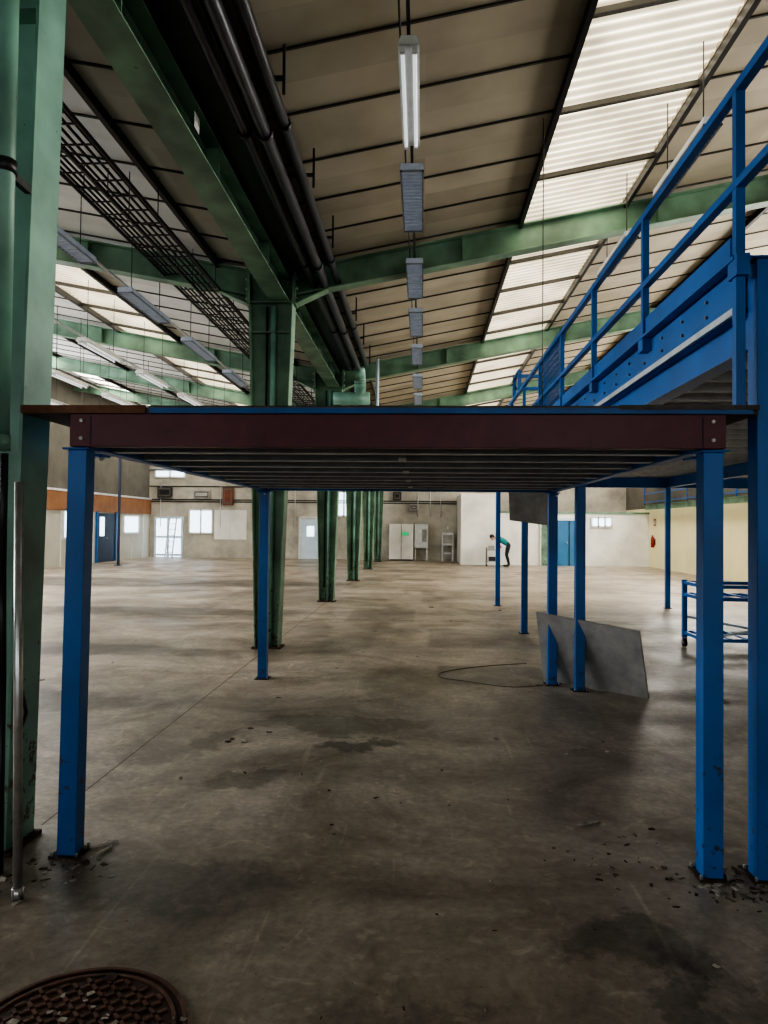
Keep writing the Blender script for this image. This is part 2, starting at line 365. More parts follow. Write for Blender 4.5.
# ------------------------------------------------------------------ portal frames
def frame(y, near=False):
    b=B(); g='teal' if near else 'green'
    hw=0.125
    cx = -2.14 if near else -2.01
    gr = 0.020 if near else 0.030
    def xe(z,s): return cx+s*(0.155+gr*max(0,z))
    H=4.9; t=0.016
    for s in (-1,1):
        a0,a1=xe(0,s),xe(H,s)
        i0,i1=a0-s*t,a1-s*t
        b.hexa([(a0,y-hw,0),(i0,y-hw,0),(i0,y+hw,0),(a0,y+hw,0),(a1,y-hw,H),(i1,y-hw,H),(i1,y+hw,H),(a1,y+hw,H)],g)
    b.hexa([(xe(0,-1)+t,y-0.006,0),(xe(0,1)-t,y-0.006,0),(xe(0,1)-t,y+0.006,0),(xe(0,-1)+t,y+0.006,0),
            (xe(H,-1)+t,y-0.006,H),(xe(H,1)-t,y-0.006,H),(xe(H,1)-t,y+0.006,H),(xe(H,-1)+t,y+0.006,H)],g)
    b.box(cx-0.19,cx+0.19,y-0.14,y+0.14,0,0.02,'leaf')
    for z in (4.15,4.55):
        b.box(xe(z,-1)+t,xe(z,1)-t,y-hw+0.01,y+hw-0.01,z-0.006,z+0.006,g)
    if not near: # rain-water pipe and conduit run down the web
        b.tube((cx+0.03,y-0.06,0),(cx+0.03,y-0.06,4.5),0.035,'teal',12); b.tube((cx-0.06,y-0.04,0.3),(cx-0.06,y-0.04,4.5),0.014,'black',8)
    for s,xe_ in ((1,XR),(-1,XL)):
        x0=cx+s*(0.155+gr*4.7)
        dep=0.34
        p0=(x0,y,zr(x0)-0.07-dep/2); p1=(xe_,y,zr(xe_)-0.07-dep/2)
        b.ibeam(p0,p1,dep,0.2,g)
        xb0=min(x0,x0+s*0.03); b.box(xb0,xb0+0.03,y-0.11,y+0.11,4.52,zr(x0)-0.05,g)
        for zz in (4.6,4.73,4.86):
            for yy in (-0.07,0.07): b.tube((x0+s*0.03,y+yy,zz),(x0+s*0.05,y+yy,zz),0.016,'steel',6)
        xa,xb=x0+s*0.03,x0+s*0.45; za=4.54; zb=zr(xb)-0.07-dep
        b.hexa([(xa,y-0.006,za),(xb,y-0.006,zb),(xb,y+0.006,zb),(xa,y+0.006,za),(xa,y-0.006,zr(xa)-0.4),(xb,y-0.006,zb+0.02),(xb,y+0.006,zb+0.02),(xa,y+0.006,zr(xa)-0.4)],g)
        b.beam((xa,y,za),(xb,y,zb),0.18,0.014,g)
        for xx in (2.5,5.0): 
            xq=XV+s*xx; b.box(xq-0.006,xq+0.006,y-0.095,y+0.095,zr(xq)-0.07-dep+0.02,zr(xq)-0.09,g)
    b.done('green_portal_frame')
for y in FR: frame(y, y<5)

b=B(); b.ibeam((-1.90,YA,4.72),(-1.90,YI,4.72),0.32,0.26,'green')
for y in range(-6,34,2): 
    b.box(-2.02,-1.78,y-0.005,y+0.005,4.575,4.865,'green')
b.box(-1.772,-1.770,5.3,5.42,4.66,4.78,'white')
b.done('green_valley_beam')

# ------------------------------------------------------------------ left-hand column services
b=B(); b.tube((-1.925,3.12,1.95),(-1.92,3.12,4.9),0.046,'teal',16); b.tube((-1.925,3.12,1.93),(-1.925,3.12,2.0),0.052,'teal',16)
b.tube((-1.922,3.12,3.2),(-1.922,3.12,3.26),0.052,'black',16)
b.box(-1.95,-1.92,3.1,3.34,3.21,3.25,'black'); b.box(-1.95,-1.92,3.1,3.34,4.2,4.24,'black'); b.done('downpipe')
b=B(); b.tube((-1.705,2.97,0.0),(-1.765,3.02,1.78),0.019,'steel',16); b.tube((-1.705,2.97,0.0),(-1.707,2.972,0.05),0.024,'steel',16); b.done('steel_conduit_pipe')
b=B(); b.path([(-1.92,3.16,1.92),(-1.93,3.18,1.4),(-1.92,3.18,0.9),(-1.915,3.18,0.0)],0.018,'black')
b.path([(-1.93,3.28,1.2),(-1.90,3.29,0.85),(-1.89,3.29,0.62),(-1.87,3.3,0.7),(-1.90,3.31,0.8)],0.008,'black')
b.done('power_cable')

# ------------------------------------------------------------------ low mezzanine
def post(b,x,y,z1,w=0.092,m='blue',bp=0.15,lean=0):
    a=w/2
    b.hexa([(x-a+lean,y-a,0.008),(x+a+lean,y-a,0.008),(x+a+lean,y+a,0.008),(x-a+lean,y+a,0.008),(x-a,y-a,z1),(x+a,y-a,z1),(x+a,y+a,z1),(x-a,y+a,z1)],m)
    xb=x+lean
    b.box(xb-bp/2,xb+bp/2,y-bp/2,y+bp/2,0,0.008,'leaf')
    for sx in (-1,1):
        for sy in (-1,1): b.tube((xb+sx*bp*0.4,y+sy*bp*0.4,0.008),(xb+sx*bp*0.4,y+sy*bp*0.4,0.03),0.008,'steel',6)
    b.box(x-w/2-0.02,x+w/2+0.02,y-w/2-0.02,y+w/2+0.02,z1,z1+0.01,m)
LX,RX=-1.672,1.345; Y1,Y2=3.40,7.4
root=bpy.data.objects.new('low_mezzanine_platform',None); COL.objects.link(root)
b=B()
post(b,LX,Y1,1.96,lean=-0.02); post(b,RX,Y1,1.96); post(b,LX+0.02,Y2,1.96); post(b,RX,Y2,1.96)
b.done('posts',0.004,root)
b=B(); zc=2.05
b.chan((LX-0.02,Y1-0.05,zc),(RX+0.04,Y1-0.05,zc),0.155,0.07,'maroon',side=1)
for x in (LX+0.04,RX-0.02):
    for z in (2.01,2.095):
        b.tube((x,Y1-0.085,z),(x,Y1-0.1,z),0.009,'white',8)
for x in (LX+0.08,RX-0.065):
    b.box(x,x+0.005,Y1-0.089,Y1-0.084,1.98,2.12,'black')
b.done('front_beam',0.002,root)
b=B()
b.chan((LX,Y1,zc),(LX,Y2,zc),0.155,0.07,'blue',side=1); b.chan((RX,Y1,zc),(RX,Y2,zc),0.155,0.07,'blue',side=-1)
b.chan((LX,Y2,zc),(RX,Y2,zc),0.155,0.07,'blue',side=1)
for x in (LX,RX):
    for y in (Y1+0.1,Y2-0.1):
        b.beam((x,y,1.95),(x,y+0.12,1.95),0.09,0.012,'blue')
        b.tube((x+0.03,y+0.05,1.925),(x+0.03,y+0.05,1.945),0.012,'steel',6)
b.done('edge_beams',0.002,root)
b=B(); y=Y1+0.3
while y<Y2-0.1:
    b.chan((LX+0.04,y,zc),(RX-0.04,y,zc),0.14,0.085,'galv',side=1,t=0.004,web='galvd_shade'); y+=0.42  # webs coloured darker than flanges to paint in their shade
y=Y1+0.5
while y<Y2-0.4:
    b.box(-0.13,-0.09,y-0.03,y+0.03,1.965,1.978,'white'); y+=0.9
b.done('joists',0,root)
b=B()
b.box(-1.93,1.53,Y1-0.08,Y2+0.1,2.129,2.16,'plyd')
b.box(-1.93,-1.32,Y1-0.1,Y1-0.082,2.13,2.168,'ply')
b.box(-1.30,1.5,Y1-0.1,Y1-0.082,2.13,2.156,'blued')
b.box(-1.30,0.9,Y1-0.1,Y1-0.09,2.156,2.166,'plyd'); b.box(0.9,1.53,Y1-0.102,Y1-0.092,2.148,2.17,'plyd')
b.done('deck',0,root)

# ------------------------------------------------------------------ upper mezzanine
root2=bpy.data.objects.new('high_mezzanine_platform',None); COL.objects.link(root2)
UX=1.57; UY=[3.40,7.15,10.95,14.75]; UXS=[1.57,5.0,8.4]
b=B()
for x in UXS:
    for y in UY: post(b,x+(0.02 if (x<2 and y<4) else 0),y,2.86 if (x<2 and y<4) else 2.44, 0.10 if (x<2 and y<4) else 0.092)
b.done('posts',0.004,root2)
YS=3.46
b=B()
for x in UXS: b.ibeam((x,YS,2.55),(x,14.9,2.55),0.2,0.11,'blue',tf=0.012)
b.chan((1.53,YS+0.01,2.755),(1.53,14.95,2.755),0.19,0.07,'blue',side=-1)
b.chan((8.5,YS,2.755),(8.5,14.95,2.755),0.19,0.07,'blue',side=1)
b.chan((1.46,14.95,2.755),(8.5,14.95,2.755),0.19,0.07,'blue',side=1); b.chan((1.66,YS-0.06,2.755),(8.5,YS-0.06,2.755),0.19,0.07,'blue',side=-1)
b.ibeam((1.57,14.75,2.55),(8.4,14.75,2.55),0.2,0.11,'blue',tf=0.012)
b.ibeam((1.66,3.40,2.0),(4.95,3.40,2.0),0.1,0.06,'blue',tf=0.01)
b.beam((1.49,YS-0.1,2.87),(1.49,14.9,2.87),0.11,0.02,'blue')
b.beam((1.492,YS,2.655),(1.492,14.9,2.655),0.012,0.035,'galv'); b.beam((1.53,YS,2.648),(1.53,14.9,2.648),0.09,0.012,'galv')
y=YS
while y<14.9:
    for z in (2.72,2.80): b.tube((1.494,y,z),(1.482,y,z),0.009,'galvd_shade',6)
    y+=0.35
b.done('beams',0,root2)
b=B(); y=YS+0.1
while y<14.8:
    b.chan((1.57,y,2.735),(8.46,y,2.735),0.15,0.05,'galv',side=1,t=0.004); y+=0.4
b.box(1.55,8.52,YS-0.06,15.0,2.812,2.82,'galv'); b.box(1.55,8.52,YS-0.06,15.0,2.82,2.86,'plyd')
b.done('deck',0,root2)
b=B(); xx=1.47
for y in [3.38,4.78,6.18,7.58,8.98,10.38,11.78,13.18,14.7]:
    z0=2.17 if y<3.6 else 2.80
    b.box(xx-0.021,xx+0.021,y-0.021,y+0.021,z0,3.67,'blue')
    b.box(xx-0.03,xx+0.03,y-0.05,y+0.05,2.78,2.88,'blue')
for z,hh in ((3.68,0.045),(3.22,0.04)):
    b.beam((xx,2.3,z),(xx,14.8,z),0.045,hh,'blue')
b.beam((xx,YS,2.95),(xx,14.8,2.95),0.01,0.10,'blue')
for z,hh in ((3.68,0.045),(3.22,0.04)): b.beam((xx,14.75,z),(8.4,14.75,z),0.045,hh,'blue')
for x in (3.5,5.5,7.5,8.4): b.box(x-0.022,x+0.022,14.73,14.77,2.86,3.68,'blue')
y=7.63
while y<9.0: b.box(xx-0.005,xx+0.005,y-0.003,y+0.003,3.0,3.66,'blued'); y+=0.07
z=3.05
while z<3.66: b.box(xx-0.005,xx+0.005,7.6,8.96,z-0.003,z+0.003,'blued'); z+=0.07
for p,q in (((xx,11.5,3.70),(xx,11.5,4.05)),((xx,11.5,4.05),(1.95,11.5,4.05)),((1.95,11.5,4.05),(1.95,11.5,2.87)),((xx,11.5,3.85),(1.95,11.5,3.85)),((xx,10.9,4.0),(xx,11.5,4.0)),((xx,10.9,3.7),(xx,10.9,4.0))):
    b.beam(p,q,0.05,0.05,'blued')
b.box(xx-0.021,xx+0.021,2.28,2.322,0,3.67,'blue'); b.box(xx-0.07,xx+0.07,2.23,2.37,0,0.01,'blue')
b.done('guard_rail',0,root2)

b=B(); b.hexa([(1.33,10.85,1.72),(1.93,10.85,1.64),(1.93,10.875,1.64),(1.33,10.875,1.72),(1.30,10.85,2.44),(1.95,10.85,2.44),(1.95,10.875,2.44),(1.30,10.875,2.44)],'board')
b.box(1.30,1.95,10.84,10.885,2.42,2.45,'galv'); b.done('hanging_panel')

# ------------------------------------------------------------------ pipes, trays, lights
b=B()
for (x,z,r) in ((-1.46,4.80,0.05),(-1.30,4.78,0.055),(-1.14,4.85,0.045)):
    b.tube((x,YA,z),(x,14.3,z),r,'pipe',14)
    y=-6
    while y<14: b.tube((x,y,z),(x,y+0.06,z),r*1.25,'black',14); y+=2.9
y=-5
while y<14.3:
    b.beam((-1.55,y,4.92),(-1.05,y,4.92),0.04,0.02,'black'); b.box(-1.06,-1.04,y-0.01,y+0.01,4.8,zr(-1.05)-0.01,'black'); y+=1.45
b.done('ceiling_pipes')
b=B()
pts=[(-1.3,14.3,4.78)]+[tuple(p) for p in arc((-1.3,14.3,4.48),0.3,math.pi/2,0,(0,1,0),(0,0,1))]
b.path(pts+[(-1.3,14.6,4.25)],0.12,'teal',16)
b.tube((-1.85,14.6,4.25),(-1.1,14.6,4.25),0.13,'teal',16)
b.path([(-0.95,14.7,5.1),(-0.95,14.7,3.3),(-1.75,14.85,3.3)],0.035,'paleblue',12)
b.done('green_duct_elbow')
for (x,z,w,nm) in ((-2.85,4.72,0.30,'cable_tray'),(-3.35,4.95,0.25,'cable_tray')):
    b=B()
    for s in (-1,1): b.beam((x+s*w/2,-4,z),(x+s*w/2,YI,z),0.015,0.04,'black')
    y=-4
    while y<30: b.beam((x-w/2,y,z-0.02),(x+w/2,y,z-0.02),0.015,0.012,'black'); y+=0.3
    y=-3
    while y<30:
        for s in (-1,1): b.tube((x+s*w/2,y,z),(x+s*w/2,y,zr(x+s*w/2)-0.005),0.006,'black',6)
        y+=2.0
    for k in range(4): b.tube((x-w/3+k*w/4.5,-4,z+0.01+0.006*k),(x-w/3+k*w/4.5,YI,z+0.01),0.012,'pipe',8)
    b.done(nm)

def fixture(x,y,z,L=1.35,w=0.18,kind='louvre',hang=True):
    b=B(); q=0.46 if kind=='louvre' else 0.35
    b.hexa([(x-w/2,y,z),(x+w/2,y,z),(x+w/2,y+L,z),(x-w/2,y+L,z),(x-w*q,y,z+0.06),(x+w*q,y,z+0.06),(x+w*q,y+L,z+0.06),(x-w*q,y+L,z+0.06)],'white' if kind!='louvre' else 'louvre')
    if kind=='louvre':
        for k in range(int(L/0.07)): b.box(x-w/2+0.015,x+w/2-0.015,y+0.03+k*0.07,y+0.055+k*0.07,z-0.010,z,'louvre')
        for s in (-1,1): b.box(x+s*(w/2-0.008)-0.008,x+s*(w/2-0.008)+0.008,y,y+L,z-0.018,z,'galvd_shade')
        for yy in (y,y+L-0.012): b.box(x-w/2,x+w/2,yy,yy+0.012,z-0.018,z,'galvd_shade')
    else:
        for s in (-1,1):
            b.tube((x+s*w*0.28,y+0.04,z-0.022),(x+s*w*0.28,y+L-0.04,z-0.022),0.014,'tube',10)
            for yy in (y+0.02,y+L-0.04): b.box(x+s*w*0.28-0.018,x+s*w*0.28+0.018,yy,yy+0.025,z-0.045,z,'white')
    if hang:
        for yy in (y+0.2,y+L-0.2): b.tube((x,yy,z+0.06),(x,yy,zr(x)-0.005),0.006,'black',6)
    b.done('fluorescent_light_fixture')
fixture(-0.12,4.78,4.9,1.3,0.15,'tube',False) 
for y in (6.45,8.75,10.75,12.9,15.4,17.6,20): fixture(-0.12,y,4.88,1.35,0.22,'louvre',False)
b=B(); b.beam((-0.12,YA,5.0),(-0.12,YI,5.0),0.025,0.03,'black'); b.tube((-0.18,YA,5.03),(-0.18,YI,5.03),0.008,'pipe',8)
y=-7
while y<34: b.tube((-0.12,y,5.01),(-0.12,y,zr(-0.12)-0.005),0.006,'black',6); y+=2.3
b.done('lighting_busbar')
for y in (6.0,8.3): fixture(2.40,y,5.0,1.3,0.16,'louvre')
for x,z in ((-3.85,4.6),(-5.6,4.6),(-7.4,4.6),(-9.2,4.6)):
    y=6.5
    while y<31:
        fixture(x,y,z,1.4,0.2,'tube' if x<-4 else 'louvre')
        y+=2.4
for x in (-3.85,-5.6,-7.4,-9.2):
    b=B(); b.beam((x,2,4.685),(x,YI,4.685),0.03,0.025,'galv'); b.done('lighting_busbar')
b=B(); b.tube((1.15,6.9,2.17),(1.15,6.9,zr(1.15)-0.01),0.005,'black',6); b.done('drop_wire')
b=B(); b.path([(4.6,12.0,2.66),(4.62,12.0,1.5),(4.55,12.0,0.9),(4.7,12,0.6)],0.012,'black'); b.done('drop_wire')

# ------------------------------------------------------------------ leaning board
b=B()
P=[Vector((1.30,7.62,0.01)),Vector((2.16,6.88,0.0)),Vector((2.02,6.70,0.66)),Vector((1.19,7.42,0.74))]
nrm=(P[1]-P[0]).cross(P[3]-P[0]).normalized()*0.012
b.hexa([p+nrm for p in P]+[p-nrm for p in P],'board'); b.done('leaning_board',0.003)

# ------------------------------------------------------------------ blue trolley
b=B(); x0,x1,y0,y1=3.60,4.7,9.25,9.95
for x in (x0,x1):
    for y in (y0,y1):
        b.beam((x,y,0.13),(x,y,0.92),0.06,0.06,'blue')
        b.tube((x-0.02,y,0.065),(x+0.02,y,0.065),0.062,'rubber',16); b.tube((x-0.025,y,0.065),(x+0.025,y,0.065),0.025,'steel',10)
        b.box(x-0.03,x+0.03,y-0.03,y+0.03,0.125,0.14,'steel'); b.box(x-0.032,x-0.026,y-0.02,y+0.02,0.05,0.13,'steel'); b.box(x+0.026,x+0.032,y-0.02,y+0.02,0.05,0.13,'steel')
for z in (0.2,0.72,0.88):
    for y in (y0,y1): b.beam((x0,y,z),(x1,y,z),0.04,0.045,'blue')
    for x in (x0,x1): b.beam((x,y0,z),(x,y1,z),0.04,0.045,'blue')
for z in (0.22,0.74): 
    for k in range(5): b.beam((x0+0.1+k*0.22,y0,z),(x0+0.1+k*0.22,y1,z),0.05,0.02,'blue')
b.beam((x0,y0,0.22),(x1,y0,0.42),0.03,0.03,'paleblue'); b.beam((x0,y1,0.42),(x1,y1,0.22),0.03,0.03,'paleblue')
for z in (0.35,0.5,0.62):
    b.box(x0-0.05,x0+0.05,y0-0.04,y0+0.0,z,z+0.05,'paleblue')
b.done('blue_trolley',0.003)

# ------------------------------------------------------------------ manhole cover
b=B(); cx,cy,r=-1.07,2.17,0.32
b.tube((cx,cy,-0.01),(cx,cy,0.008),r+0.03,'rustd',64); b.tube((cx,cy,0.0),(cx,cy,0.012),r,'rustd',64)
for j in range(64):
    a=2*math.pi*j/64; a2=2*math.pi*(j+1)/64
    for rr in (r-0.012,r+0.022):
        b.beam((cx+rr*math.cos(a),cy+rr*math.sin(a),0.014),(cx+rr*math.cos(a2),cy+rr*math.sin(a2),0.014),0.012,0.008,'rust')
for i in range(-9,10):
    for j in range(-9,10):
        px,py=i*0.034,j*0.034
        if px*px+py*py<(r-0.03)**2:
            an=math.pi/4 if (i+j)%2 else -math.pi/4
            dx,dy=0.015*math.cos(an),0.015*math.sin(an)
            b.beam((cx+px-dx,cy+py-dy,0.015),(cx+px+dx,cy+py+dy,0.015),0.011,0.007,'rust')
b.box(cx-0.02,cx+0.02,cy+0.27,cy+0.31,0.012,0.022,'rustd')
b.done('manhole_cover')

# ------------------------------------------------------------------ debris
b=B()
def chip(x,y,s,m,z=0):
    a=random.random()*6.28; c,sn=math.cos(a),math.sin(a); l_,w_=s*(0.6+random.random()),s*(0.3+random.random()*0.5); h=s*0.25
    q=[(-l_,-w_),(l_,-w_*0.6),(l_*0.7,w_),(-l_*0.8,w_*0.8)]
    pts=[(x+p*c-r_*sn,y+p*sn+r_*c) for p,r_ in q]
    b.hexa([(p[0],p[1],z) for p in pts]+[(p[0],p[1],z+h*(0.5+random.random())) for p in pts],m)
for (cx_,cy_,n_,sp,sz) in ((0.95,3.55,44,0.15,0.011),(-1.65,3.28,50,0.10,0.014),(-1.9,3.05,14,0.12,0.02),(1.38,3.3,110,0.11,0.014),(1.6,3.3,50,0.1,0.016),(1.05,5.2,7,0.2,0.016),
                         (-1.35,5.4,5,0.12,0.022),(0.3,4.2,26,0.8,0.010),(0.4,2.6,40,0.7,0.006),(-0.9,4.2,12,0.5,0.012),(1.4,7.3,24,0.2,0.014),(-3,8,16,1.5,0.02),(0.4,11,18,2.0,0.025)):
    for k in range(n_):
        chip(random.gauss(cx_,sp),random.gauss(cy_,sp),sz*(0.4+random.random()),random.choice(['chip','leaf','chip','joint']))
for k in range(26): chip(random.gauss(-1.0,0.13),random.gauss(2.22,0.08),0.012*(0.4+random.random()),'chip',0.018)
for (x,y,l,a) in ((1.1,5.25,0.12,0.1),(0.85,3.9,0.14,0.5),(-1.62,3.45,0.14,0.7),(-1.55,3.38,0.1,1.3)):
    b.beam((x,y,0.008),(x+l*math.cos(a),y+l*math.sin(a),0.008),0.01,0.008,'chip')
b.done('floor_debris')
cu=bpy.data.curves.new('floor_cable','CURVE'); cu.dimensions='3D'; cu.bevel_depth=0.0035
sp=cu.splines.new('NURBS'); pts=[(1.25,7.35),(1.0,7.2),(0.75,7.25),(0.45,7.5),(0.22,7.55),(0.15,7.8),(0.4,8.1),(0.9,8.4),(1.25,8.5)]
sp.points.add(len(pts)-1)
for i,p in enumerate(pts): sp.points[i].co=(p[0],p[1],0.0035,1)
sp.use_endpoint_u=True; cu.materials.append(M['joint']); o=bpy.data.objects.new('floor_cable',cu); COL.objects.link(o)

# ------------------------------------------------------------------ left office partition
b=B(); xw=XL+0.06
b.box(XL,xw,18,YI,0,2.1,'panel'); b.box(XL,XL+0.12,18,YI,2.1,2.85,'orange'); b.box(XL,XL+0.14,18,YI,2.82,2.9,'galv')
y=18.0
while y<YF: b.box(xw,xw+0.02,y-0.03,y+0.03,0,2.1,'white'); y+=1.3
b.done('office_partition')
def win_left(y0,y1,z0,z1,name,m='glow'):
    b=B(); b.box(xw,xw+0.02,y0,y1,z0,z1,m)
    for yy in (y0,y1): b.box(xw,xw+0.06,yy-0.05,yy+0.05,z0-0.05,z1+0.05,'white')
    for zz in (z0,z1): b.box(xw,xw+0.06,y0,y1,zz-0.04,zz+0.04,'white')
    b.done(name)
win_left(25.9,26.9,1.05,2.1,'window_8'); win_left(31.3,33.0,1.2,2.0,'window_9')
b=B(); b.box(xw,xw+0.05,28.7,30.4,0,2.05,'navy'); b.box(xw+0.05,xw+0.07,28.9,29.3,1.1,1.9,'glow'); b.box(xw,xw+0.08,28.6,28.7,0,2.15,'blued'); b.box(xw,xw+0.08,30.4,30.5,0,2.15,'blued')
b.tube((xw+0.05,29.5,1.0),(xw+0.11,29.5,1.0),0.02,'steel',8); b.done('door_1')
b=B(); b.beam((-11.75,27,0),(-11.75,27,4.2),0.08,0.08,'navy'); b.box(-11.87,-11.63,26.88,27.12,0,0.02,'navy'); b.done('service_post')

# ------------------------------------------------------------------ far wall fittings
yf=YF-0.001
def fwin(x0,x1,z0,z1,name,m='glow',mull=1,fr='white',y=yf):
    b=B(); b.box(x0,x1,y-0.03,y,z0,z1,m)
    for k in range(mull+2):
        x=x0+(x1-x0)*k/(mull+1); b.box(x-0.035,x+0.035,y-0.07,y,z0-0.03,z1+0.03,fr)
    for z in (z0,z1): b.box(x0,x1,y-0.07,y,z-0.04,z+0.04,fr)
    b.done(name)
fwin(-11.45,-10.3,1.2,2.35,'window_10'); fwin(-4.1,-3.5,2.1,3.3,'window_11'); fwin(-13.2,-11.7,3.95,4.3,'window_12')
fwin(7.3,8.15,1.7,2.1,'window_13','glow',2,'white',31.04)
b=B(); b.box(-10.2,-8.6,yf-0.04,yf,0.9,2.35,'wallw'); b.box(-9.42,-9.38,yf-0.05,yf,0.9,2.35,'galv'); b.done('wall_panel_white')
b=B(); b.box(-13.15,-11.8,yf-0.04,yf,0.02,1.95,'glow')
for x in (-13.15,-12.5,-11.8): b.box(x-0.05,x+0.05,yf-0.09,yf,0,2.0,'paleblue')
for z in (0.12,1.0,1.95): b.box(-13.15,-11.8,yf-0.08,yf,z-0.05,z+0.05,'paleblue')
b.done('door_2')
b=B()
for x in (-12.35,-12.0): b.beam((x,33.6,0),(x,34.2,1.9),0.05,0.03,'steel')
for k in range(6): z=0.25+k*0.28; yy=33.6+0.6*z/1.9; b.beam((-12.35,yy,z),(-12.0,yy,z),0.04,0.03,'steel')
b.done('ladder')
b=B(); b.box(-5.9,-4.95,yf-0.06,yf,0,1.95,'paleblue'); 
for x in (-5.95,-4.9): b.box(x-0.05,x+0.05,yf-0.1,yf,0,2.05,'white')
b.box(-5.95,-4.9,yf-0.1,yf,1.97,2.07,'white'); b.box(-5.6,-5.25,yf-0.075,yf-0.06,1.1,1.6,'glow'); b.tube((-5.1,yf-0.06,0.95),(-5.1,yf-0.12,0.95),0.03,'steel',8); b.done('door_3')
b=B(); b.box(5.75,6.95,31.0,31.04,0,1.95,'doorblue'); b.box(5.65,5.75,30.96,31.04,0,2.05,'paleblue'); b.box(6.95,7.05,30.96,31.04,0,2.05,'paleblue'); b.box(5.65,7.05,30.96,31.04,1.95,2.05,'paleblue'); b.box(6.33,6.37,30.98,31.04,0,1.95,'black')
b.tube((6.25,31.0,1.0),(6.25,30.93,1.0),0.03,'steel',8); b.done('door_4')
b=B(); b.box(5.15,5.5,31.0,31.04,0,1.95,'green'); b.box(5.1,5.15,30.97,31.04,0,2.0,'white'); b.box(5.5,5.55,30.97,31.04,0,2.0,'white'); b.done('door_5')
b=B(); b.box(-1.55,-0.4,33.9,34.42,0.06,1.75,'wallw'); b.box(-1.5,-0.45,33.95,34.40,0,0.06,'black')
b.box(-0.985,-0.965,33.89,33.9,0.08,1.73,'black'); 
for x in (-1.05,-0.9): b.box(x-0.012,x+0.012,33.86,33.9,0.85,1.05,'steel')
b.box(-0.95,-0.62,33.885,33.9,1.2,1.36,'signgreen'); b.done('white_cabinet',0.01)
b=B(); b.box(-0.35,0.3,34.0,34.42,0.6,1.75,'galv'); b.box(-0.3,-0.05,33.98,34.0,0.9,1.5,'white'); b.box(0.02,0.24,33.98,34.0,0.9,1.5,'board')
for x in (-0.3,0.25): b.box(x-0.03,x+0.03,34.1,34.2,0,0.6,'galv')
b.done('electrical_cabinet',0.008)
b=B(); b.box(0.95,1.5,33.6,34.2,0.75,1.35,'galv'); 
for x in (0.98,1.47):
    for y in (33.65,34.15): b.beam((x,y,0),(x,y,0.75),0.05,0.05,'galv')
b.box(1.0,1.45,33.58,33.6,0.85,1.25,'board'); b.box(1.05,1.4,33.5,33.6,0.35,0.42,'galv'); b.tube((1.22,33.9,1.35),(1.22,33.9,1.7),0.04,'steel',10); b.done('wall_machine')
b=B()
for z in (2.75,2.85,3.5): b.tube((XL+0.02,yf-0.04,z),(1.68,yf-0.04,z),0.025,'black',8)
for x in (-12.9,-9.9,-8.3,-7.1,-6.2,-3.0,-2.0,-0.2,0.4,0.9): b.tube((x,yf-0.05,1.5 if x<-6 else 2.1),(x,yf-0.05,3.5),0.02,'galv',8)
b.tube((XL+0.02,yf-0.08,4.35),(1.68,yf-0.08,4.35),0.06,'galv',10)
b.done('wall_conduits')
for (x0,x1,z0,z1,m,nm) in ((-13.0,-12.3,2.95,3.45,'black','loudspeaker'),(-9.75,-9.25,2.6,3.45,'brown','fuse_box'),(-1.4,-1.0,2.9,3.3,'black','loudspeaker'),(-11.2,-10.4,2.9,3.3,'board','junction_box'),(-0.6,-0.2,2.4,2.7,'board','junction_box'),(-8.2,-7.6,1.9,2.5,'black','junction_box')):
    b=B(); ye=yf-0.08; b.box(x0,x1,yf-0.25,ye,z0,z1,m); b.box(x0+0.05,x1-0.05,yf-0.265,yf-0.25,z0+0.05,z1-0.05,'walld'); b.box(x0+0.1,x1-0.1,yf-0.28,yf-0.265,z0+0.12,z1-0.12,m); b.box((x0+x1)/2-0.05,(x0+x1)/2+0.05,ye,yf,z0+0.16,z0+0.24,'black'); b.done(nm,0.01)
# extinguisher + fire sign
ey=30.3
b=B(); b.tube((XR-0.1,ey,0.85),(XR-0.1,ey,1.25),0.07,'red',16); b.tube((XR-0.1,ey,1.25),(XR-0.1,ey,1.31),0.07,'red',16,r1=0.025); b.tube((XR-0.1,ey,1.31),(XR-0.1,ey,1.37),0.025,'black',8); b.path([(XR-0.1,ey,1.35),(XR-0.17,ey-0.1,1.3),(XR-0.17,ey-0.1,1.0)],0.012,'black'); b.box(XR-0.03,XR,ey-0.06,ey+0.06,0.95,1.2,'black'); b.done('fire_extinguisher')
b=B(); b.box(XR-0.01,XR,ey-0.15,ey+0.15,1.75,2.05,'red'); b.box(XR-0.014,XR-0.01,ey-0.08,ey-0.02,1.8,2.0,'white'); b.box(XR-0.014,XR-0.01,ey+0.02,ey+0.09,1.82,1.95,'white'); b.done('fire_sign')
b=B(); b.ibeam((9.55,2,2.53),(9.55,30.95,2.53),0.2,0.12,'green'); 
for y in (18.5,22,25.5,29): b.box(9.55,XR,y-0.05,y+0.05,2.45,2.6,'green')
b.done('green_wall_rail')
b=B()
for z in (2.75,3.1,3.4): b.beam((9.5,20,z),(9.5,30.9,z),0.04,0.04,'blued')
for y in (20,22,24,26,28,30.9): b.beam((9.5,y,2.63),(9.5,y,3.42),0.04,0.04,'blued')
b.done('guard_rail_gallery')

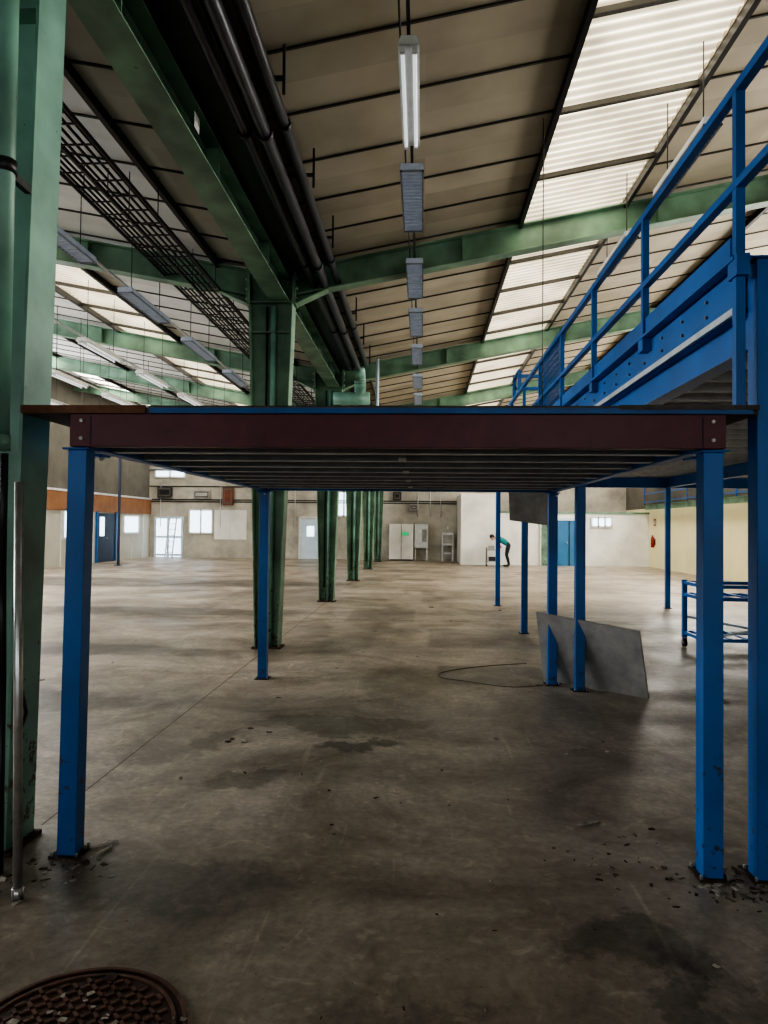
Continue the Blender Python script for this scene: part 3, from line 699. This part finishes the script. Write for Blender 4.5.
# ------------------------------------------------------------------ service cart + person
cx,cy=2.98,29.9
b=B()
for sx in (-0.27,0.27):
    for sy in (-0.2,0.2):
        b.tube((cx+sx,cy+sy,0.1),(cx+sx,cy+sy,0.78),0.014,'black',8); b.tube((cx+sx-0.015,cy+sy,0.05),(cx+sx+0.015,cy+sy,0.05),0.05,'rubber',12); b.box(cx+sx-0.02,cx+sx+0.02,cy+sy-0.02,cy+sy+0.02,0.08,0.12,'steel')
for z in (0.2,0.66): b.box(cx-0.29,cx+0.29,cy-0.22,cy+0.22,z,z+0.025,'galvd_shade')
b.path([(cx+0.27,cy-0.2,0.78),(cx+0.33,cy-0.2,0.80),(cx+0.33,cy+0.2,0.80),(cx+0.27,cy+0.2,0.78)],0.014,'black',8)
b.box(cx-0.2,cx+0.05,cy-0.12,cy+0.12,0.685,0.86,'board'); b.box(cx-0.18,cx+0.2,cy-0.14,cy+0.14,0.225,0.4,'black')
b.done('service_cart')

def skin(name, verts, edges, rad, root, sub=2):
    me=bpy.data.meshes.new(name); me.from_pydata(verts,edges,[]); o=bpy.data.objects.new(name,me); COL.objects.link(o)
    md=o.modifiers.new('s','SKIN'); md.use_smooth_shade=True
    for i,r in enumerate(rad):
        sv=me.skin_vertices[0].data[i]; sv.radius=(r,r) if not isinstance(r,tuple) else r; sv.use_root=(i==root)
    sb=o.modifiers.new('b','SUBSURF'); sb.levels=sub; sb.render_levels=sub
    dg=bpy.context.evaluated_depsgraph_get(); ev=o.evaluated_get(dg); nm=bpy.data.meshes.new_from_object(ev)
    o.modifiers.clear(); o.data=nm
    for p in nm.polygons: p.use_smooth=True
    return o
px,py=3.52,29.9
def W(p): return (px+p[0],py+p[1],p[2])
V=[];E=[];R=[]
def add(p,r,par=None):
    V.append(W(p)); R.append(r); 
    if par is not None: E.append((par,len(V)-1))
    return len(V)-1
pel=add((0.10,0,0.93),0.145); sp1=add((-0.04,0,1.02),0.13,pel); sp2=add((-0.19,0,1.10),0.14,sp1); ch=add((-0.32,0,1.15),0.15,sp2); nk=add((-0.44,0,1.20),0.06,ch); hd=add((-0.50,0,1.20),0.055,nk)
for s in (-1,1):
    h=add((0.10,s*0.10,0.88),0.095,pel); th=add((0.06,s*0.12,0.68),0.082,h); k=add((0.02,s*0.13,0.48),0.058,th); cf=add((0.07,s*0.135,0.32),0.058,k); an=add((0.12,s*0.14,0.10),0.038,cf)
    he=add((0.10,s*0.14,0.045),0.04,an); ft=add((-0.02,s*0.15,0.035),0.035,he); to=add((-0.12,s*0.155,0.03),0.028,ft)
    sh=add((-0.35,s*0.17,1.14),0.06,ch); ua=add((-0.34,s*0.205,1.0),0.048,sh); el=add((-0.30,s*0.21,0.88),0.038,ua); fa=add((-0.26,s*0.17,0.86),0.034,el); wr=add((-0.205-0.02,s*0.12,0.835),0.024,fa)
body=skin('body',V,E,R,0)
for m in ('jeans','shirt','skin','black'): body.data.materials.append(M[m])
for p in body.data.polygons:
    c=p.center; x=c.x-px; z=c.z; yy=abs(c.y-py)
    if z<0.085: p.material_index=3
    elif x<-0.41 and z>1.1 and yy<0.1: p.material_index=2
    elif z<0.93 and (x<-0.15) : p.material_index=2
    elif x>0.03 and z<1.0 or z<0.8: p.material_index=0
    else: p.material_index=1
pr=bpy.data.objects.new('person_leaning_over_cart',None); COL.objects.link(pr); body.parent=pr
hb=B(); hc=Vector(W((-0.57,0,1.20)))
hb.ball((0,0,0),0.105,'skin',20,(0.9,0.75,1.12))
hb.ball((0.022,0,0.03),0.112,'hair',20,(0.88,0.80,1.02))
hb.tube((-0.088,0,0.01),(-0.118,0,-0.025),0.008,'skin',8,r1=0.016); hb.ball((-0.085,0,-0.058),0.02,'lip',8,(0.4,1.1,0.35))
for s in (-1,1):
    hb.ball((-0.083,s*0.032,0.006),0.012,'eyew',8); hb.ball((-0.092,s*0.032,0.006),0.006,'black',8); hb.ball((0.0,s*0.082,-0.005),0.022,'skin',8,(0.8,0.4,1.3))
ho=hb.done('head',0,pr); ho.location=hc; ho.rotation_euler=(0,math.radians(-55),0)
for s in (-1,1):
    w=Vector((-0.225,s*0.12,0.835)); hv=[];he_=[];hr=[]
    def ad(p,r,par=None):
        hv.append(W(p)); hr.append(r)
        if par is not None: he_.append((par,len(hv)-1))
        return len(hv)-1
    hx=cx+0.33-px
    a0=ad(w,0.024); a1=ad((hx+0.03,s*0.105,0.828),(0.018,0.034),a0)
    o=skin('palm_%s'%('l' if s>0 else 'r'),hv,he_,hr,0,1); o.data.materials.append(M['skin']); o.parent=pr
    for i in range(4):
        hv=[];he_=[];hr=[]; L=[0.9,1.0,0.95,0.78][i]; yy=s*(0.075+0.022*i)
        f0=ad((hx+0.03,yy,0.828),0.0095); f1=ad((hx-0.002,yy,0.826),0.009,f0); f2=ad((hx-0.026*L,yy,0.808),0.0085,f1); f3=ad((hx-0.016*L,yy,0.786),0.008,f2)
        o=skin('finger_%d_%s'%(i+1,'l' if s>0 else 'r'),hv,he_,hr,0,1); o.data.materials.append(M['skin']); o.parent=pr
    hv=[];he_=[];hr=[]
    f0=ad((hx+0.035,s*0.08,0.82),0.011); f1=ad((hx+0.022,s*0.06,0.795),0.010,f0); f2=ad((hx+0.0,s*0.058,0.783),0.009,f1)
    o=skin('thumb_%s'%('l' if s>0 else 'r'),hv,he_,hr,0,1); o.data.materials.append(M['skin']); o.parent=pr

# ------------------------------------------------------------------ world, camera
w=bpy.data.worlds.new('world'); S.world=w; w.use_nodes=True
w.node_tree.nodes['Background'].inputs[0].default_value=(0.6,0.7,0.8,1); w.node_tree.nodes['Background'].inputs[1].default_value=0.3
cam=bpy.data.cameras.new('camera'); cam.sensor_fit='VERTICAL'; cam.sensor_height=36; cam.sensor_width=27; cam.lens=710/1024*36; cam.clip_start=0.05; cam.clip_end=200
co=bpy.data.objects.new('camera',cam); COL.objects.link(co)
R_=Matrix.Rotation(math.radians(3.06),4,'Z')@Matrix.Rotation(math.radians(91.2),4,'X')@Matrix.Rotation(math.radians(0.57),4,'Z')
co.matrix_world=Matrix.Translation((0,0,1.6))@R_
S.camera=co
S.view_settings.exposure=0.72
try: S.view_settings.look='AgX - High Contrast'
except Exception: pass
